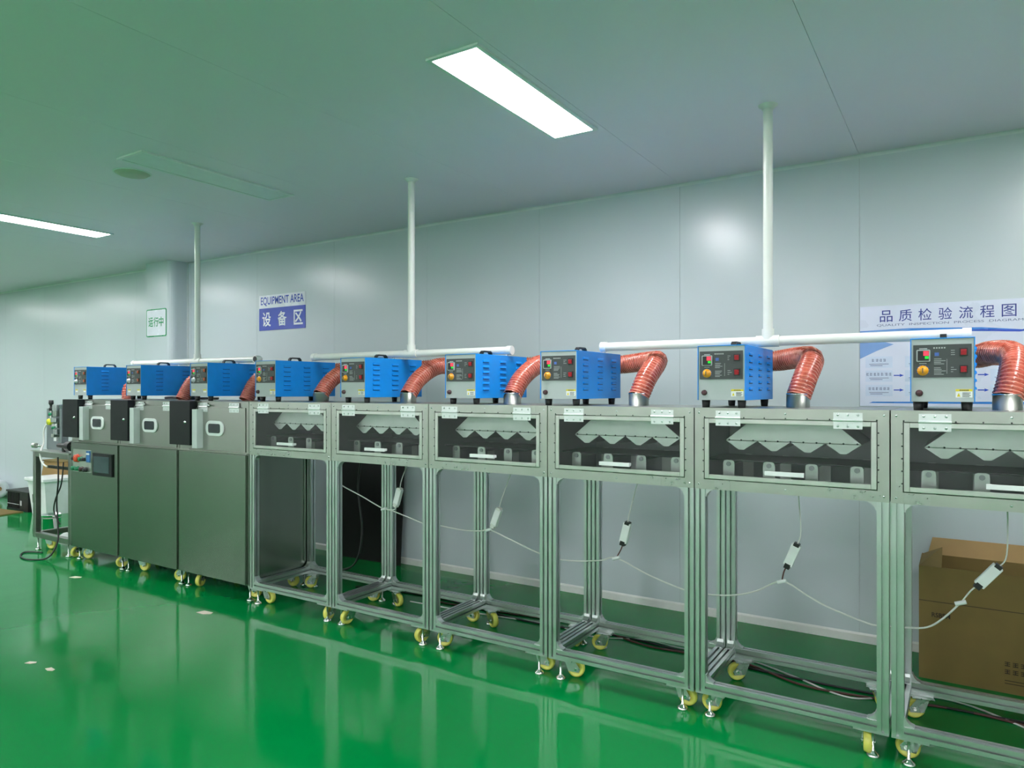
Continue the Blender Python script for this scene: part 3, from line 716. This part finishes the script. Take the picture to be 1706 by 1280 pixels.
tag(MB().tube(smooth_path([(-3.70, 3.80, 1.05), (-3.74, 3.79, .8), (-3.71, 3.80, .5), (-3.73, 3.79, .3), (-3.80, 3.78, .2), (-3.92, 3.75, .16)], 6), .008, 6).build('cable_bundle', M['cableb']), 'black cable bundle hanging down the back of the first drying station', 'cable')

# ---------------------------------------------------------------- carton, black sheet
bxr = thing('cardboard_carton', (-.185, 4.28, 0), 'open brown cardboard carton standing by the wall at the right', 'carton')
CW, CD, CH = 1.05, .34, .585
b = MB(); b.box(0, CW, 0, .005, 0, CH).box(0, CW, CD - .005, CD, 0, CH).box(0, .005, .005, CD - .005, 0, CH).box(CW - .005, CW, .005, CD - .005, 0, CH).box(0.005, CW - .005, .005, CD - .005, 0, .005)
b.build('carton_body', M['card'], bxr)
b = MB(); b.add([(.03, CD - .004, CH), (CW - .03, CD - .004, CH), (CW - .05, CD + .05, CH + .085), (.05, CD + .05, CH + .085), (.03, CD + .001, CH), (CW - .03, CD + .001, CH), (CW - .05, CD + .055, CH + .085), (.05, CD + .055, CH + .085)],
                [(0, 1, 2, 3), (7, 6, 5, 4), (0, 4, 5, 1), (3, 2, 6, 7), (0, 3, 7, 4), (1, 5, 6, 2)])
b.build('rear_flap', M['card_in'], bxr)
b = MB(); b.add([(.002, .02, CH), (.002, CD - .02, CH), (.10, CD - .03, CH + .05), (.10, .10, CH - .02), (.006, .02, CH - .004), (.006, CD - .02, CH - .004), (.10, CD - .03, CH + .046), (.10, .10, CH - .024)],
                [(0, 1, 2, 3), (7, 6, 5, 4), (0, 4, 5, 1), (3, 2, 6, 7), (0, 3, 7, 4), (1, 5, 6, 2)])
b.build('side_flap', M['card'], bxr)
MB().box(0, CW, -.0012, .001, .405, .408).build('crease', M['ink'], bxr)
text('RSBSM', bxr, M['ink'], .058, .140, .326, .350, -.0016, bold=.02)
pr_ = MB()
for r_ in range(2):
    for k in range(6):
        x = .37 + .033 * k; z = .135 - .038 * r_
        pr_.box(x, x + .022, -.0014, 0, z, z + .004).box(x, x + .022, -.0014, 0, z + .010, z + .013).box(x, x + .022, -.0014, 0, z + .018, z + .021).box(x + .009, x + .013, -.0014, 0, z, z + .021)
pr_.box(.37, .54, -.0014, 0, .062, .065).box(.37, .52, -.0014, 0, .048, .051)
o = pr_.build('printed_lines', M['ink'], bxr); o['kind'] = 'stuff'
bs = thing('black_sheet', (-4.80, 4.60, 0), 'black flat sheet leaning against the back wall under the hoods', 'board')
MB().add([(0, 0, 0), (.755, 0, 0), (.755, .075, 1.22), (.0, .075, 1.22), (0, .008, 0), (.755, .008, 0), (.755, .083, 1.22), (0, .083, 1.22)],
         [(0, 1, 2, 3), (7, 6, 5, 4), (0, 4, 5, 1), (3, 2, 6, 7), (0, 3, 7, 4), (1, 5, 6, 2)]).build('panel', M['blackboard'], bs)

# ---------------------------------------------------------------- infeed cart and what stands around it
ct = thing('steel_cart', (-7.395, D, 0), 'steel tube cart on yellow casters at the left end of the row', 'cart')
CWd, CT = .70, .93; q = .05
for x in (0, CWd - q):
    for y in (0, DEP - q): MB().box(x, x + q, y, y + q, .12, CT).build('leg', M['tubes'], ct, bevel=.004)
for z in (.12, CT - q):
    for y in (0, DEP - q): MB().box(q, CWd - q, y, y + q, z, z + q).build('rail', M['tubes'], ct, bevel=.004)
    for x in (0, CWd - q): MB().box(x, x + q, q, DEP - q, z, z + q).build('rail', M['tubes'], ct, bevel=.004)
MB().box(-.02, CWd, -.015, DEP, CT, CT + .008).build('top_plate', M['steel_tag'], ct)
MB().box(.02, CWd - .02, .12, .15, .76, .785).build('crossbar', M['black'], ct)
MB().cyl((-.09, .05, CT + .045), (.06, .05, CT + .045), .010, seg=10).build('shaft', M['chrome'], ct)
MB().cyl((-.10, .05, CT + .045), (-.05, .05, CT + .045), .024, seg=16).build('roller_end', M['steel_tag'], ct)
for x, y, a_ in ((.06, .06, 200), (CWd - .08, .06, 95), (.06, DEP - .08, 30), (CWd - .08, DEP - .08, 140)):
    caster(ct, x + .03, y + .04, R(a_), .12)
    put('leveling_foot', FOOT, ct, (x - .02, y - .03, 0))
# pneumatic unit on the cart
pu = thing('pneumatic_unit', (-7.395, D + .03, CT + .008), 'grey upright plate with valves and a yellow knob on the cart', 'machine')
MB().box(-.02, .31, .10, .12, 0, .39).build('back_plate', M['greym'], pu)
MB().box(.31, .345, .06, .12, 0, .39).build('side_plate', M['greym'], pu)
MB().box(.145, .20, .085, .10, .085, .15).build('name_plate', M['white'], pu)
MB().cyl((.13, .07, .29), (.13, .07, .45), .011, seg=10).build('stem', M['chrome'], pu)
MB().lathe([(0, .47), (.02, .47), (.022, .44), (.012, .42), (.012, .40), (.02, .395), (.02, .37), (0, .37)], (.13, .07, 0), seg=14).build('stem_knob', M['black'], pu)
MB().lathe([(0, -.04), (.026, -.04), (.032, -.03), (.032, 0), (0, 0)], (.105, .09, .265), 'y', 16).build('yellow_knob', M['yel2'], pu)
for x, z, w_, h_, m_ in ((.23, .40, .08, .06, 'zinc'), (.24, .345, .06, .05, 'steel_tag'), (.20, .285, .10, .045, 'zinc'), (.22, .235, .09, .04, 'chrome'), (.25, .175, .06, .05, 'zinc'), (.21, .14, .05, .03, 'steel_tag')):
    MB().box(x - .02, x - .02 + w_, .04, .10, z - h_ / 2, z + h_ / 2).build('valve_block', M[m_], pu, bevel=.004)
for x, z in ((.19, .34), (.245, .215)): MB().lathe([(0, -.02), (.014, -.02), (.014, 0)], (x, .04, z), 'y', 12).build('fitting', M['btn_g'], pu)
MB().tube(smooth_path([(.06, .06, .24), (.035, .05, .18), (.05, .04, .06), (.12, -.02, -.02), (.22, -.05, -.10), (.32, -.05, -.14)], 8), .008, 8).build('air_tube', M['cablew'], pu)
MB().cyl((.36, .03, .055), (.62, .03, .055), .022, seg=14).cyl((.53, .03, .055), (.60, .03, .055), .045, seg=16).build('motor', M['black'], pu)
MB().cyl((.45, .03, 0), (.45, .03, .055), .016, seg=10).build('motor_post', M['black'], pu)
tag(MB().tube(smooth_path([(-6.86, D - .03, .90), (-6.83, D - .04, .70), (-6.88, D - .03, .50), (-6.84, D - .04, .30), (-6.80, D - .06, .15), (-6.83, 3.10, .02), (-6.95, 3.0, .008), (-7.15, 3.02, .008), (-7.3, 3.12, .008), (-7.15, 3.2, .008)], 8), .007, 6).build('trailing_cable', M['cableb']), 'black cord hanging from the cart to the floor', 'cable')
tag(MB().tube(smooth_path([(-6.78, D - .02, .86), (-6.80, D - .03, .66), (-6.90, D - .03, .52), (-6.95, D - .02, .40), (-6.82, D - .03, .30)], 8), .006, 6).build('looped_cable', M['cableb']), 'thin black cord looped beside the cart leg', 'cable')
pail = thing('metal_pail', (-7.86, 3.60, 0), 'shiny metal pail on the floor behind the cart', 'pail')
MB().lathe([(0, .004), (.080, .004), (.085, .008), (.088, .228), (.091, .23), (.091, .236), (.085, .236), (.082, .01)], seg=28).build('pail_body', M['chrome'], pail)
MB().lathe([(.090, .20), (.093, .203), (.090, .206)], seg=28).build('rim_bead', M['steel_tag'], pail)
rg = MB(); rr = random.Random(3); n1 = 14; vs_ = [(0, 0, .06)]
for k, (rad, hh) in enumerate(((.06, .05), (.11, .03), (.15, .0))):
    for j in range(n1):
        a_ = 2 * math.pi * j / n1; q_ = 1 + rr.uniform(-.25, .25)
        vs_.append((rad * q_ * math.cos(a_), rad * q_ * .7 * math.sin(a_), max(.001, hh + rr.uniform(-.015, .02) if hh else .001)))
fs = [(0, 1 + j, 1 + (j + 1) % n1) for j in range(n1)] + [(1 + k * n1 + j, 1 + (k + 1) * n1 + j, 1 + (k + 1) * n1 + (j + 1) % n1, 1 + k * n1 + (j + 1) % n1) for k in range(2) for j in range(n1)]
tag(rg.add(vs_, fs, True).build('white_rag', M['white'], None, (-7.62, 3.66, 0)), 'crumpled white rag lying beside the metal pail', 'rag')
# bin, cartons, crate by the wall
bn = thing('white_bin', (-9.42, 4.30, 0), 'white plastic bin with wide rim near the wall behind the cart', 'bin')
b = MB(); b.add([(-.15, -.13, .0), (.20, -.13, 0), (.20, .15, 0), (-.15, .15, 0), (-.19, -.17, .43), (.24, -.17, .43), (.24, .19, .43), (-.19, .19, .43)], [(3, 2, 1, 0), (0, 1, 5, 4), (1, 2, 6, 5), (2, 3, 7, 6), (3, 0, 4, 7)])
b.build('bin_body', M['handle'], bn)
MB().box(-.215, .265, -.195, .215, .405, .445).build('bin_rim', M['handle'], bn, bevel=.008)
MB().prism([(-.08, .14), (-.02, .14), (-.01, .24), (-.09, .24)], 'y', -.157, -.14).build('bin_latch', M['black'], bn)
bc = thing('brown_carton', (-10.08, 4.46, 0), 'brown carton standing behind the white bin', 'carton')
MB().prism([(0, 0), (.62, 0), (.62, .60), (.16, .60), (.10, .45)], 'y', 0, .2).build('carton_body', M['card_in'], bc)
MB().box(.10, .62, -.02, .21, .60, .61).build('carton_flap', M['card'], bc)
ck = thing('black_crate', (-10.22, 4.16, 0), 'black slotted plastic crate on the floor by the wall', 'crate')
CRW, CRH = .56, .245
b = MB(); b.box(0, CRW, .012, .28, 0, CRH - .02).box(-.008, CRW + .008, -.004, .29, CRH - .02, CRH)
for k in range(9): b.box(.02 + .035 * k, .035 + .035 * k, 0, .012, .02, CRH - .02)
b.box(0, CRW, 0, .012, 0, .03).box(.345, CRW, 0, .012, .03, CRH - .02)
b.build('crate_body', M['black'], ck)
MB().box(.02, .33, -.003, .002, .075, .083).build('wire_bar', M['print'], ck)
MB().box(.355, .40, -.002, .002, .07, .13).build('crate_label', M['print'], ck)
rl = thing('white_roll', (-12.3, 4.50, 0), 'white roll lying by the wall at the left edge of the photo', 'roll')
MB().lathe([(.03, 0), (.128, 0), (.128, 1.0), (.03, 1.0)], (0, 0, .128), 'x', 28, close=True).build('roll_sheet', M['sign_w'], rl)
MB().lathe([(.024, -.02), (.032, -.02), (.032, 1.02), (.024, 1.02)], (0, 0, .128), 'x', 16, close=True).build('roll_core', M['card_in'], rl)
tag(MB().box(-.55, .55, -.16, .16, 0, .012).build('cardboard_sheet', M['card'], None, (-10.25, 3.92, 0), rot=(0, 0, R(6))), 'flat brown cardboard sheet on the floor in front of the black crate', 'cardboard')

# ---------------------------------------------------------------- scraps on the floor
for i, (x, y, a_, s_, lab) in enumerate([(-6.0, 2.93, 20, 1.0, 'white paper scrap on the floor below the touchscreen cabinet'), (-4.31, 2.93, 10, 1.2, 'white paper scrap on the floor below the third steel cabinet'),
                                  (-4.33, 1.88, 30, .6, 'tan paper scrap on the green floor at the lower left'), (-4.14, 1.89, 0, .65, 'white paper sliver on the green floor at the lower left')]):
    k = s_ * .05
    tag(MB().prism([(-k, -.3 * k), (.2 * k, -.5 * k), (k, -.1 * k), (.8 * k, .4 * k), (-.6 * k, .5 * k)], 'z', 0, .0025).build('paper_scrap', M['scrap'], None, (x, y, .0), rot=(0, 0, R(a_))), lab, 'scrap')
